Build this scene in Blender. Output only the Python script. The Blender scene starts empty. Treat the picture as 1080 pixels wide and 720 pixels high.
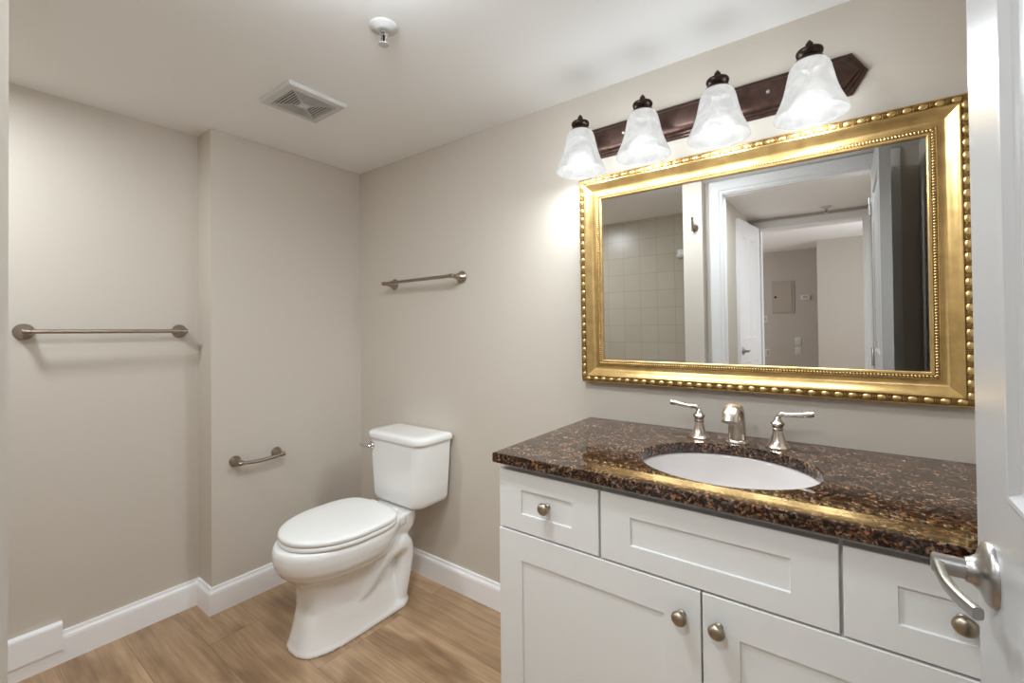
import bpy, bmesh, math, random
from mathutils import Vector, Matrix, Euler
random.seed(7)
PI = math.pi
SC = bpy.context.scene
COL = SC.collection

# ------------------------------------------------------------------ camera
cam_d = bpy.data.cameras.new('camera')
cam = bpy.data.objects.new('camera', cam_d)
COL.objects.link(cam)
YAW, PITCH, ROLL = 0.6356, 0.0109, -0.0106
F_ = Vector((-math.sin(YAW)*math.cos(PITCH), math.cos(YAW)*math.cos(PITCH), math.sin(PITCH)))
R_ = Vector((math.cos(YAW), math.sin(YAW), 0))
U_ = R_.cross(F_)
R2 = R_*math.cos(ROLL) + U_*math.sin(ROLL)
U2 = -R_*math.sin(ROLL) + U_*math.cos(ROLL)
m = Matrix((R2, U2, -F_)).transposed().to_4x4()
m.translation = Vector((2.1863, -1.4973, 1.2))
cam.matrix_world = m
cam_d.sensor_fit = 'HORIZONTAL'
cam_d.sensor_width = 36.0
cam_d.lens = 472.976*36/1080
cam_d.shift_x = -(544.80-540)/1080
cam_d.shift_y = (339.94-360)/1080
cam_d.clip_start = 0.01
SC.camera = cam

# ------------------------------------------------------------------ world, light, exposure
W = bpy.data.worlds.new('world'); SC.world = W
W.use_nodes = True
W.node_tree.nodes['Background'].inputs[0].default_value = (0.85, 0.92, 1.0, 1)
W.node_tree.nodes['Background'].inputs[1].default_value = 0.6
SC.view_settings.view_transform = 'Standard'
SC.view_settings.look = 'None'
SC.view_settings.gamma = 1.0
SC.view_settings.use_curve_mapping = False
SC.view_settings.exposure = 0.96
BULB_W = 6.3           # each of the four vanity bulbs
SHADE_E = 0.36          # glow of the lit alabaster glass
HALL_W = 5.0          # unseen fill lamp added in the hall behind the camera
TUB_W = 5.6            # unseen fill lamp added over the tub
FAR_W = 22.0           # daylight fill added in the room beyond the hall, no window seen
DOME_L = 38.0          # radiance of the added fill dome, unseen above the frame
SC.cycles.use_denoising = True
SC.cycles.max_bounces = 14
SC.cycles.diffuse_bounces = 8
SC.cycles.caustics_reflective = False
SC.cycles.caustics_refractive = False
SC.cycles.sample_clamp_indirect = 6.0

def area_light(name, loc, rot, size, watts, color=(1, 1, 1), shape='DISK', size_y=None):
    d = bpy.data.lights.new(name, 'AREA'); d.shape = shape; d.size = size
    if size_y: d.size_y = size_y
    d.energy = watts; d.color = color
    o = bpy.data.objects.new(name, d); o.location = loc; o.rotation_euler = rot
    COL.objects.link(o); return o
area_light('hall_fill', (1.93, -1.755, 2.044), (0, 0, 0), 0.19, HALL_W, (0.905, 0.985, 1.04))
area_light('tub_fill', (0.32, -1.58, 2.044), (0, 0, 0), 0.19, TUB_W, (0.905, 0.985, 1.04))
area_light('daylight_fill', (-0.90, -5.2, 1.4), (0, math.radians(-90), 0), 1.5, FAR_W*0.8, (0.95, 0.97, 1.0), 'RECTANGLE', 1.4)  # added fill for the far room, both openings out of view
area_light('daylight_fill', (3.40, -4.6, 1.4), (0, math.radians(90), 0), 1.5, FAR_W, (0.95, 0.97, 1.0), 'RECTANGLE', 1.4)

# ------------------------------------------------------------------ materials
MATS = {}
def lin(r, g, b):
    f = lambda c: (c/12.92 if c <= 0.04045 else ((c+0.055)/1.055)**2.4)
    return (f(r/255), f(g/255), f(b/255), 1)

def mat(name, color, rough=0.5, metal=0.0, spec=0.5, bump=0.0, bump_scale=60, coat=0.0, vary=0.0, vary_scale=4, aniso=None):
    M = bpy.data.materials.new(name); M.use_nodes = True
    nt = M.node_tree; b = nt.nodes['Principled BSDF']
    b.inputs['Base Color'].default_value = color
    b.inputs['Roughness'].default_value = rough
    b.inputs['Metallic'].default_value = metal
    b.inputs['Specular IOR Level'].default_value = spec
    b.inputs['Coat Weight'].default_value = coat
    geo = nt.nodes.new('ShaderNodeNewGeometry')
    if bump:
        n = nt.nodes.new('ShaderNodeTexNoise'); n.inputs['Scale'].default_value = bump_scale
        n.inputs['Detail'].default_value = 3
        bp = nt.nodes.new('ShaderNodeBump'); bp.inputs['Strength'].default_value = bump
        bp.inputs['Distance'].default_value = 0.002
        nt.links.new(geo.outputs['Position'], n.inputs['Vector'])
        nt.links.new(n.outputs['Fac'], bp.inputs['Height'])
        nt.links.new(bp.outputs['Normal'], b.inputs['Normal'])
    if vary:
        n2 = nt.nodes.new('ShaderNodeTexNoise'); n2.inputs['Scale'].default_value = vary_scale
        mx = nt.nodes.new('ShaderNodeMixRGB'); mx.blend_type = 'MULTIPLY'
        mx.inputs['Color1'].default_value = color
        rp = nt.nodes.new('ShaderNodeValToRGB')
        rp.color_ramp.elements[0].color = (1-vary, 1-vary, 1-vary, 1); rp.color_ramp.elements[0].position = 0.35
        rp.color_ramp.elements[1].position = 0.65
        mx.inputs['Fac'].default_value = 1
        nt.links.new(geo.outputs['Position'], n2.inputs['Vector'])
        nt.links.new(n2.outputs['Fac'], rp.inputs['Fac'])
        nt.links.new(rp.outputs['Color'], mx.inputs['Color2'])
        nt.links.new(mx.outputs['Color'], b.inputs['Base Color'])
    MATS[name] = M
    return M

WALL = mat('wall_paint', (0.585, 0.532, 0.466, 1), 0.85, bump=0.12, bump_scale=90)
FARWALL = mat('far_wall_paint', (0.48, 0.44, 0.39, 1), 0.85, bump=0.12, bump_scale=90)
CEIL = mat('ceiling_paint', (0.88, 0.88, 0.88, 1), 0.9, bump=0.1, bump_scale=120)
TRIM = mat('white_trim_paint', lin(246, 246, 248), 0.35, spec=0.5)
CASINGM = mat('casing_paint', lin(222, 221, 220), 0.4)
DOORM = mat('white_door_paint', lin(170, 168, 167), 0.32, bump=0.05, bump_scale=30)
CAB = mat('cabinet_white', lin(228, 228, 226), 0.38)
GAPM = mat('cabinet_inside', lin(150, 146, 140), 0.7)
PORC = mat('porcelain', lin(232, 231, 229), 0.09, coat=0.4)
SINKM = mat('sink_porcelain', lin(206, 200, 197), 0.12)
SEATM = mat('seat_plastic', lin(230, 229, 227), 0.2)
NICKEL = mat('brushed_nickel', lin(196, 186, 174), 0.27, 1.0, vary=0.08, vary_scale=120)
SATIN = mat('satin_nickel', lin(166, 163, 160), 0.32, 1.0)
BARM = mat('bar_nickel', lin(156, 143, 129), 0.3, 1.0)
CHROME = mat('chrome', lin(215, 216, 218), 0.08, 1.0)
KNOBM = mat('aged_brass_nickel', lin(176, 163, 144), 0.36, 1.0, vary=0.2, vary_scale=90)
FINIALM = mat('dark_bronze', lin(66, 52, 46), 0.3, 0.75, vary=0.3, vary_scale=45)
BRONZE = mat('oiled_bronze', lin(88, 67, 60), 0.32, 0.75, vary=0.3, vary_scale=45)
DARKM = mat('dark_shade_and_parts', lin(16, 15, 15), 0.95, spec=0.1)  # near-black; paints the duct shade, also the real dark latch and sprinkler bulb
PLAST = mat('white_plastic', lin(204, 203, 202), 0.4)
PANELM = mat('panel_paint', lin(172, 163, 151), 0.6)
BACKING = mat('rubber_black', lin(30, 30, 30), 0.6)

def gold_mat():
    M = bpy.data.materials.new('antique_gold'); M.use_nodes = True
    nt = M.node_tree; b = nt.nodes['Principled BSDF']
    geo = nt.nodes.new('ShaderNodeNewGeometry')
    n = nt.nodes.new('ShaderNodeTexNoise'); n.inputs['Scale'].default_value = 26; n.inputs['Detail'].default_value = 6
    rp = nt.nodes.new('ShaderNodeValToRGB')
    e = rp.color_ramp.elements
    e[0].position = 0.25; e[0].color = lin(172, 142, 90)
    e[1].position = 0.60; e[1].color = lin(200, 167, 110)
    nt.links.new(geo.outputs['Position'], n.inputs['Vector'])
    nt.links.new(n.outputs['Fac'], rp.inputs['Fac'])
    nt.links.new(rp.outputs['Color'], b.inputs['Base Color'])
    b.inputs['Metallic'].default_value = 0.85
    b.inputs['Roughness'].default_value = 0.29
    n2 = nt.nodes.new('ShaderNodeTexNoise'); n2.inputs['Scale'].default_value = 240
    bp = nt.nodes.new('ShaderNodeBump'); bp.inputs['Strength'].default_value = 0.12; bp.inputs['Distance'].default_value = 0.001
    nt.links.new(geo.outputs['Position'], n2.inputs['Vector'])
    nt.links.new(n2.outputs['Fac'], bp.inputs['Height']); nt.links.new(bp.outputs['Normal'], b.inputs['Normal'])
    return M
GOLD = gold_mat()
BROWNGOLD = mat('brown_gold_ground', lin(150, 114, 66), 0.5, 0.6, vary=0.3, vary_scale=60)
PALEGOLD = mat('pale_gold', lin(192, 163, 110), 0.38, 0.8)

def mirror_mat():
    M = bpy.data.materials.new('mirror_silver'); M.use_nodes = True
    b = M.node_tree.nodes['Principled BSDF']
    b.inputs['Base Color'].default_value = (0.79, 0.80, 0.795, 1); b.inputs['Metallic'].default_value = 1
    b.inputs['Roughness'].default_value = 0.0
    return M
MIRROR = mirror_mat()

def granite_mat():
    M = bpy.data.materials.new('tan_brown_granite'); M.use_nodes = True
    nt = M.node_tree; b = nt.nodes['Principled BSDF']
    geo = nt.nodes.new('ShaderNodeNewGeometry')
    def ramp(src, stops, interp='LINEAR'):
        rp = nt.nodes.new('ShaderNodeValToRGB'); rp.color_ramp.interpolation = interp
        els = rp.color_ramp.elements
        while len(els) < len(stops): els.new(0.5)
        for e, (p, c) in zip(els, stops): e.position = p; e.color = c
        nt.links.new(src, rp.inputs['Fac']); return rp.outputs['Color']
    v = nt.nodes.new('ShaderNodeTexVoronoi'); v.inputs['Scale'].default_value = 235
    nz = nt.nodes.new('ShaderNodeTexNoise'); nz.inputs['Scale'].default_value = 34; nz.inputs['Detail'].default_value = 4
    add = nt.nodes.new('ShaderNodeMixRGB'); add.blend_type = 'ADD'; add.inputs['Fac'].default_value = 0.010
    nt.links.new(geo.outputs['Position'], nz.inputs['Vector'])
    nt.links.new(geo.outputs['Position'], add.inputs['Color1'])
    nt.links.new(nz.outputs['Color'], add.inputs['Color2'])
    nt.links.new(add.outputs['Color'], v.inputs['Vector'])
    sep = nt.nodes.new('ShaderNodeSeparateColor'); nt.links.new(v.outputs['Color'], sep.inputs[0])
    base = ramp(sep.outputs[0], [(0.0, lin(22, 15, 13)), (0.36, lin(46, 32, 26)), (0.50, lin(96, 66, 46)),
                                 (0.64, lin(136, 100, 72)), (0.79, lin(70, 48, 37)), (0.88, lin(126, 114, 102))], 'LINEAR')
    n4 = nt.nodes.new('ShaderNodeTexNoise'); n4.inputs['Scale'].default_value = 42; n4.inputs['Detail'].default_value = 3
    nt.links.new(geo.outputs['Position'], n4.inputs['Vector'])
    blotch = ramp(n4.outputs['Fac'], [(0.40, (0.45, 0.40, 0.38, 1)), (0.60, (1.25, 1.15, 1.05, 1))])
    mb = nt.nodes.new('ShaderNodeMixRGB'); mb.blend_type = 'MULTIPLY'; mb.inputs['Fac'].default_value = 1.0
    nt.links.new(base, mb.inputs['Color1']); nt.links.new(blotch, mb.inputs['Color2']); base = mb.outputs['Color']
    n2 = nt.nodes.new('ShaderNodeTexNoise'); n2.inputs['Scale'].default_value = 120; n2.inputs['Detail'].default_value = 5
    nt.links.new(geo.outputs['Position'], n2.inputs['Vector'])
    dk = ramp(n2.outputs['Fac'], [(0.40, (0.14, 0.12, 0.12, 1)), (0.54, (1, 1, 1, 1))])
    mx = nt.nodes.new('ShaderNodeMixRGB'); mx.blend_type = 'MULTIPLY'; mx.inputs['Fac'].default_value = 0.9
    nt.links.new(base, mx.inputs['Color1']); nt.links.new(dk, mx.inputs['Color2'])
    nt.links.new(mx.outputs['Color'], b.inputs['Base Color'])
    b.inputs['Roughness'].default_value = 0.045
    b.inputs['Specular IOR Level'].default_value = 0.55
    return M
GRANITE = granite_mat()

def wood_floor_mat():
    M = bpy.data.materials.new('oak_planks'); M.use_nodes = True
    nt = M.node_tree; b = nt.nodes['Principled BSDF']
    geo = nt.nodes.new('ShaderNodeNewGeometry')
    mp = nt.nodes.new('ShaderNodeMapping'); mp.inputs['Location'].default_value = (0.56, 0.815, 0)
    nt.links.new(geo.outputs['Position'], mp.inputs['Vector'])
    br = nt.nodes.new('ShaderNodeTexBrick')
    br.offset = 0.37; br.offset_frequency = 3
    br.inputs['Color1'].default_value = (0, 0, 0, 1); br.inputs['Color2'].default_value = (1, 1, 1, 1)
    br.inputs['Mortar'].default_value = (0.5, 0.5, 0.5, 1)
    br.inputs['Scale'].default_value = 1; br.inputs['Mortar Size'].default_value = 0.0008
    br.inputs['Mortar Smooth'].default_value = 0.1; br.inputs['Bias'].default_value = 0
    br.inputs['Brick Width'].default_value = 1.22; br.inputs['Row Height'].default_value = 0.181
    nt.links.new(mp.outputs['Vector'], br.inputs['Vector'])
    # grain, shifted per plank
    comb = nt.nodes.new('ShaderNodeVectorMath'); comb.operation = 'MULTIPLY_ADD'
    comb.inputs[1].default_value = (7, 13, 5)
    nt.links.new(br.outputs['Color'], comb.inputs[0]); nt.links.new(geo.outputs['Position'], comb.inputs[2])
    m2 = nt.nodes.new('ShaderNodeMapping'); m2.inputs['Scale'].default_value = (2.4, 46, 1)
    nt.links.new(comb.outputs[0], m2.inputs['Vector'])
    n1 = nt.nodes.new('ShaderNodeTexNoise'); n1.inputs['Scale'].default_value = 1.6; n1.inputs['Detail'].default_value = 10; n1.inputs['Roughness'].default_value = 0.62; n1.inputs['Distortion'].default_value = 0.5
    nt.links.new(m2.outputs['Vector'], n1.inputs['Vector'])
    m3 = nt.nodes.new('ShaderNodeMapping'); m3.inputs['Scale'].default_value = (1.6, 5, 1)
    nt.links.new(comb.outputs[0], m3.inputs['Vector'])
    n3 = nt.nodes.new('ShaderNodeTexNoise'); n3.inputs['Scale'].default_value = 1.7; n3.inputs['Detail'].default_value = 2
    nt.links.new(m3.outputs['Vector'], n3.inputs['Vector'])
    rp = nt.nodes.new('ShaderNodeValToRGB'); e = rp.color_ramp.elements
    e[0].position = 0.3; e[0].color = lin(156, 127, 97); e[1].position = 0.66; e[1].color = lin(188, 158, 126)
    nt.links.new(n1.outputs['Fac'], rp.inputs['Fac'])
    rp3 = nt.nodes.new('ShaderNodeValToRGB'); e = rp3.color_ramp.elements
    e[0].position = 0.33; e[0].color = (0.50, 0.45, 0.40, 1); e[1].position = 0.5; e[1].color = (1, 1, 1, 1)
    nt.links.new(n3.outputs['Fac'], rp3.inputs['Fac'])
    mx = nt.nodes.new('ShaderNodeMixRGB'); mx.blend_type = 'MULTIPLY'; mx.inputs['Fac'].default_value = 0.8
    nt.links.new(rp.outputs['Color'], mx.inputs['Color1']); nt.links.new(rp3.outputs['Color'], mx.inputs['Color2'])
    rpb = nt.nodes.new('ShaderNodeValToRGB'); e = rpb.color_ramp.elements
    e[0].color = (0.84, 0.82, 0.8, 1); e[1].color = (1.06, 1.05, 1.04, 1)
    nt.links.new(br.outputs['Color'], rpb.inputs['Fac'])
    mx2 = nt.nodes.new('ShaderNodeMixRGB'); mx2.blend_type = 'MULTIPLY'; mx2.inputs['Fac'].default_value = 1
    nt.links.new(mx.outputs['Color'], mx2.inputs['Color1']); nt.links.new(rpb.outputs['Color'], mx2.inputs['Color2'])
    mx3 = nt.nodes.new('ShaderNodeMixRGB'); mx3.inputs['Color2'].default_value = lin(112, 88, 65)
    nt.links.new(br.outputs['Fac'], mx3.inputs['Fac']); nt.links.new(mx2.outputs['Color'], mx3.inputs['Color1'])
    nt.links.new(mx3.outputs['Color'], b.inputs['Base Color'])
    b.inputs['Roughness'].default_value = 0.29; b.inputs['Specular IOR Level'].default_value = 0.4
    bp = nt.nodes.new('ShaderNodeBump'); bp.inputs['Strength'].default_value = 0.12; bp.inputs['Distance'].default_value = 0.001
    nt.links.new(n1.outputs['Fac'], bp.inputs['Height']); nt.links.new(bp.outputs['Normal'], b.inputs['Normal'])
    return M
FLOORM = wood_floor_mat()

def tile_mat():
    M = bpy.data.materials.new('beige_wall_tile'); M.use_nodes = True
    nt = M.node_tree; b = nt.nodes['Principled BSDF']
    geo = nt.nodes.new('ShaderNodeNewGeometry')
    sx = nt.nodes.new('ShaderNodeSeparateXYZ'); nt.links.new(geo.outputs['Position'], sx.inputs[0])
    ad = nt.nodes.new('ShaderNodeMath'); ad.operation = 'ADD'
    nt.links.new(sx.outputs['X'], ad.inputs[0]); nt.links.new(sx.outputs['Y'], ad.inputs[1])
    cb = nt.nodes.new('ShaderNodeCombineXYZ'); nt.links.new(ad.outputs[0], cb.inputs['X']); nt.links.new(sx.outputs['Z'], cb.inputs['Y'])
    br = nt.nodes.new('ShaderNodeTexBrick'); br.offset = 0; br.squash = 1
    br.inputs['Color1'].default_value = lin(178, 169, 155); br.inputs['Color2'].default_value = lin(174, 164, 149)
    br.inputs['Mortar'].default_value = lin(152, 141, 126)
    br.inputs['Scale'].default_value = 1; br.inputs['Mortar Size'].default_value = 0.0016
    br.inputs['Brick Width'].default_value = 0.146; br.inputs['Row Height'].default_value = 0.146
    nt.links.new(cb.outputs[0], br.inputs['Vector'])
    nt.links.new(br.outputs['Color'], b.inputs['Base Color'])
    b.inputs['Roughness'].default_value = 0.3
    return M
TILE = tile_mat()

def shade_mat():
    M = bpy.data.materials.new('alabaster_glass_lit'); M.use_nodes = True
    nt = M.node_tree; nt.nodes.remove(nt.nodes['Principled BSDF'])
    out = nt.nodes['Material Output']
    geo = nt.nodes.new('ShaderNodeNewGeometry')
    nz = nt.nodes.new('ShaderNodeTexNoise'); nz.inputs['Scale'].default_value = 22; nz.inputs['Detail'].default_value = 4; nz.inputs['Distortion'].default_value = 1.4
    nt.links.new(geo.outputs['Position'], nz.inputs['Vector'])
    rp = nt.nodes.new('ShaderNodeValToRGB'); e = rp.color_ramp.elements
    e[0].position = 0.36; e[0].color = (0.80, 0.79, 0.77, 1); e[1].position = 0.6; e[1].color = (1, 0.985, 0.95, 1)
    nt.links.new(nz.outputs['Fac'], rp.inputs['Fac'])
    tr = nt.nodes.new('ShaderNodeBsdfTranslucent');     tr.inputs['Color'].default_value = (0.009, 0.009, 0.009, 1)
    df = nt.nodes.new('ShaderNodeBsdfDiffuse'); df.inputs['Color'].default_value = (0.02, 0.02, 0.02, 1)
    gl = nt.nodes.new('ShaderNodeBsdfGlossy'); gl.inputs['Roughness'].default_value = 0.15; gl.inputs['Color'].default_value = (1, 1, 1, 1)
    em = nt.nodes.new('ShaderNodeEmission'); em.inputs['Strength'].default_value = SHADE_E
    nt.links.new(rp.outputs['Color'], em.inputs['Color'])
    m1 = nt.nodes.new('ShaderNodeMixShader'); m1.inputs[0].default_value = 0.45
    nt.links.new(df.outputs[0], m1.inputs[1]); nt.links.new(tr.outputs[0], m1.inputs[2])
    m2 = nt.nodes.new('ShaderNodeMixShader'); m2.inputs[0].default_value = 0.04
    nt.links.new(m1.outputs[0], m2.inputs[1]); nt.links.new(gl.outputs[0], m2.inputs[2])
    a = nt.nodes.new('ShaderNodeAddShader')
    nt.links.new(m2.outputs[0], a.inputs[0]); nt.links.new(em.outputs[0], a.inputs[1])
    tp = nt.nodes.new('ShaderNodeBsdfTransparent')      # thin alabaster lets part of the bulb light straight through
    m3 = nt.nodes.new('ShaderNodeMixShader'); m3.inputs[0].default_value = 0.27
    nt.links.new(a.outputs[0], m3.inputs[1]); nt.links.new(tp.outputs[0], m3.inputs[2])
    nt.links.new(m3.outputs[0], out.inputs['Surface'])
    return M
SHADEM = shade_mat()

def emit_mat(name, color, s):
    M = bpy.data.materials.new(name); M.use_nodes = True
    nt = M.node_tree; nt.nodes.remove(nt.nodes['Principled BSDF'])
    em = nt.nodes.new('ShaderNodeEmission'); em.inputs['Color'].default_value = color; em.inputs['Strength'].default_value = s
    nt.links.new(em.outputs[0], nt.nodes['Material Output'].inputs['Surface'])
    return M
BULBM = emit_mat('bulb_glow', (1, 0.98, 0.94, 1), 0.25)
_nt = BULBM.node_tree
_tp = _nt.nodes.new('ShaderNodeBsdfTransparent'); _mx = _nt.nodes.new('ShaderNodeAddShader')
_tp.inputs['Color'].default_value = (0.95, 0.95, 0.95, 1)
_nt.links.new(_nt.nodes['Emission'].outputs[0], _mx.inputs[0]); _nt.links.new(_tp.outputs[0], _mx.inputs[1])
_nt.links.new(_mx.outputs[0], _nt.nodes['Material Output'].inputs['Surface'])
DOMEM = emit_mat('fill_dome_glow', (0.905, 0.985, 1.04, 1), DOME_L)
LENSM = emit_mat('fill_lamp_lens', (1, 0.96, 0.9, 1), 3.0)

# ------------------------------------------------------------------ mesh helpers
def newbm(): return bmesh.new()

def box(bm, x0, x1, y0, y1, z0, z1):
    vs = [bm.verts.new((x, y, z)) for z in (z0, z1) for y in (y0, y1) for x in (x0, x1)]
    for f in ((0, 2, 3, 1), (4, 5, 7, 6), (0, 1, 5, 4), (2, 6, 7, 3), (0, 4, 6, 2), (1, 3, 7, 5)):
        bm.faces.new([vs[i] for i in f])
    return vs

def bbox_bev(bm, x0, x1, y0, y1, z0, z1, bev=0.002, seg=2):
    b2 = bmesh.new(); box(b2, x0, x1, y0, y1, z0, z1)
    bmesh.ops.bevel(b2, geom=b2.edges[:], offset=bev, segments=seg, profile=0.5, affect='EDGES')
    me = bpy.data.meshes.new('t'); b2.to_mesh(me); b2.free(); bm.from_mesh(me); bpy.data.meshes.remove(me)

def prism(bm, pts, z0, z1):
    a = [bm.verts.new((x, y, z0)) for x, y in pts]; b = [bm.verts.new((x, y, z1)) for x, y in pts]
    n = len(pts)
    for i in range(n): bm.faces.new((a[i], a[(i+1) % n], b[(i+1) % n], b[i]))
    bm.faces.new(a[::-1]); bm.faces.new(b)

def loft(bm, rings, cap0=True, cap1=True, closed=False):
    R = [[bm.verts.new(p) for p in r] for r in rings]
    n = len(R[0])
    for a, b in zip(R, R[1:] + ([R[0]] if closed else [])):
        for i in range(n): bm.faces.new((a[i], a[(i+1) % n], b[(i+1) % n], b[i]))
    if not closed:
        if cap0: bm.faces.new(R[0][::-1])
        if cap1: bm.faces.new(R[-1])
    return R

def frame_from(axis):
    a = Vector(axis).normalized()
    t = Vector((0, 0, 1)) if abs(a.z) < 0.9 else Vector((1, 0, 0))
    u = a.cross(t).normalized(); v = a.cross(u)
    return a, u, v

def lathe(bm, prof, loc=(0, 0, 0), axis=(0, 0, 1), n=28, sx=1, sy=1):
    """prof: list of (r, h) along axis"""
    a, u, v = frame_from(axis); L = Vector(loc)
    rings = []
    for r, h in prof:
        r = max(r, 1e-5)
        rings.append([L + a*h + u*(r*sx*math.cos(2*PI*i/n)) + v*(r*sy*math.sin(2*PI*i/n)) for i in range(n)])
    loft(bm, rings)

def tube(bm, pts, rads, n=14, flat=None):
    """swept tube; flat: optional (side, up) radius factors per point"""
    pts = [Vector(p) for p in pts]
    if not hasattr(rads, '__len__'): rads = [rads]*len(pts)
    rings = []; up = None
    for i, p in enumerate(pts):
        d = (pts[min(i+1, len(pts)-1)] - pts[max(i-1, 0)]).normalized()
        if up is None:
            up = Vector((0, 0, 1)) if abs(d.z) < 0.9 else Vector((0, 1, 0))
        u = d.cross(up)
        if u.length < 1e-4: u = Vector((1, 0, 0))
        u.normalize(); w = u.cross(d).normalized(); up = w
        fu, fw = (1, 1) if flat is None else flat[i]
        rings.append([p + u*(rads[i]*fu*math.cos(2*PI*k/n)) + w*(rads[i]*fw*math.sin(2*PI*k/n)) for k in range(n)])
    loft(bm, rings)

def smooth_path(pts, k=6):
    P = [Vector(p) for p in pts]; out = []
    for i in range(len(P)-1):
        p0, p1, p2, p3 = P[max(i-1, 0)], P[i], P[i+1], P[min(i+2, len(P)-1)]
        for j in range(k):
            t = j/k
            out.append(0.5*((2*p1) + (-p0+p2)*t + (2*p0-5*p1+4*p2-p3)*t*t + (-p0+3*p1-3*p2+p3)*t**3))
    out.append(P[-1]); return out

def lerp_list(vals, n):
    out = []
    for i in range(n):
        t = i/(n-1)*(len(vals)-1); k = min(int(t), len(vals)-2); f = t-k
        out.append(vals[k]*(1-f) + vals[k+1]*f)
    return out

def egg(cx, y0, yf, yb, w, nf, nb, z, n=64):
    """closed outline: front (-Y) semi axis y0-yf with exponent nf, back yb-y0 with exponent nb"""
    out = []
    for i in range(n):
        t = 2*PI*i/n
        c, s = math.cos(t), math.sin(t)
        e = nb if s >= 0 else nf
        a = (yb-y0) if s >= 0 else (y0-yf)
        x = cx + w*math.copysign(abs(c)**(2/e), c)
        y = y0 + a*math.copysign(abs(s)**(2/e), s)
        out.append((x, y, z))
    return out

def rrect(cx, cy, hx, hy, r, z, n=6, rb=None):
    """rounded rectangle ring; rb: radius of the back (+Y) corners"""
    rb = r if rb is None else rb
    out = []
    for (sx, sy, a0) in ((1, 1, 0), (-1, 1, 90), (-1, -1, 180), (1, -1, 270)):
        rr = rb if sy > 0 else r
        for k in range(n+1):
            a = math.radians(a0 + 90*k/n)
            out.append((cx + sx*(hx-rr) + rr*math.cos(a), cy + sy*(hy-rr) + rr*math.sin(a), z))
    return out

def link_obj(name, bm, material, parent=None, smooth=35, loc=None, mats=None):
    me = bpy.data.meshes.new(name)
    bmesh.ops.recalc_face_normals(bm, faces=bm.faces[:])
    bm.to_mesh(me); bm.free()
    for mm in (mats or [material]): me.materials.append(mm)
    if smooth:
        me.shade_smooth(); me.set_sharp_from_angle(angle=math.radians(smooth))
    o = bpy.data.objects.new(name, me); COL.objects.link(o)
    if parent is not None:
        o.parent = parent
        o.matrix_parent_inverse = pinv(parent)
    if loc is not None: o.location = loc
    return o

def world_of(o):
    M = Matrix.LocRotScale(o.location, o.rotation_euler, o.scale)
    return (world_of(o.parent) @ o.matrix_parent_inverse @ M) if o.parent else M
def pinv(p): return world_of(p).inverted()

def thing(name, label, cat, loc, group=None):
    o = bpy.data.objects.new(name, None); COL.objects.link(o)
    o.empty_display_size = 0.05
    o.location = loc
    o['label'] = label; o['category'] = cat
    if group: o['group'] = group
    return o

def tag(o, label, cat, group=None):
    o['label'] = label; o['category'] = cat
    if group: o['group'] = group
    return o

def struct(name, bm, material, label=None, cat=None, smooth=0):
    o = link_obj(name, bm, material, None, smooth)
    o['kind'] = 'structure'
    if label: o['label'] = label
    if cat: o['category'] = cat
    return o

H = 2.067
WY = -1.52      # door wall, bathroom side

# ------------------------------------------------------------------ room shell
bm = newbm(); box(bm, -1.1, 3.6, -7.6, 0.1, -0.1, 0.0)
struct('floor', bm, FLOORM, 'wood plank floor with brown oak grain', 'floor')
bm = newbm(); box(bm, -0.35, 2.65, -3.09, 0.1, H, H+0.1)
struct('ceiling', bm, CEIL, 'flat white painted ceiling above the bathroom', 'ceiling')
bm = newbm(); box(bm, -1.1, 3.6, -7.6, -3.09, 2.3, 2.4)
box(bm, -1.1, 3.6, -3.09, -3.08, H, 2.4)
struct('ceiling_2', bm, CEIL, 'white ceiling of the room seen through the doorways in the mirror', 'ceiling')
bm = newbm(); box(bm, -0.35, 2.65, 0.0, 0.1, 0, H)
struct('wall_back', bm, WALL, 'beige wall behind the mirror, vanity and toilet', 'wall')
bm = newbm(); prism(bm, [(0, 0), (0, -0.7312), (-0.139, -0.7312), (-0.139, -2.33), (-0.35, -2.33), (-0.35, 0)], 0, H)
struct('wall_left', bm, WALL, 'beige stepped wall left of the toilet', 'wall')
bm = newbm(); box(bm, -0.139, -0.131, -2.23, -1.45, 0, H)
struct('wall_left_2', bm, TILE, 'beige tiled end wall of the tub alcove', 'wall')
bm = newbm(); box(bm, -0.139, 1.36, -2.33, -2.23, 0, H)
struct('wall_front_2', bm, TILE, 'beige square tiled back wall of the tub alcove in the mirror', 'wall')
bm = newbm()
prism(bm, [(1.36, -1.435), (1.475, -1.435), (1.475, WY), (1.575, WY), (1.575, -1.60), (1.50, -1.60), (1.50, -2.95),
           (1.56, -2.95), (1.56, -3.08), (1.26, -3.08), (1.26, -2.33), (1.36, -2.33)], 0, H)
struct('wall_front', bm, WALL, 'beige wall end with the robe hook beside the doorway', 'wall')
bm = newbm(); box(bm, 2.34, 2.6, -1.60, WY, 0, H); box(bm, 1.575, 2.34, -1.60, WY, 1.985, H)
struct('wall_front_3', bm, WALL, 'beige wall above and right of the bathroom doorway', 'wall')
bm = newbm(); box(bm, 2.485, 2.65, -1.52, 0, 0, H)
struct('wall_right', bm, WALL, 'beige wall behind the open door', 'wall')
bm = newbm(); prism(bm, [(2.40, -1.60), (2.40, -2.95), (2.345, -2.95), (2.345, -3.08), (2.65, -3.08), (2.65, -1.60)], 0, H)
box(bm, 1.56, 2.345, -3.08, -2.95, 1.985, H)
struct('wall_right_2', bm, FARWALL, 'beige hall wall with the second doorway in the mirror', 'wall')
bm = newbm()
box(bm, -1.1, 1.845, -7.3, -7.2, 0, 2.3)
struct('wall_far', bm, FARWALL, 'darker beige wall of the far room with the electrical panel', 'wall')
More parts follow.
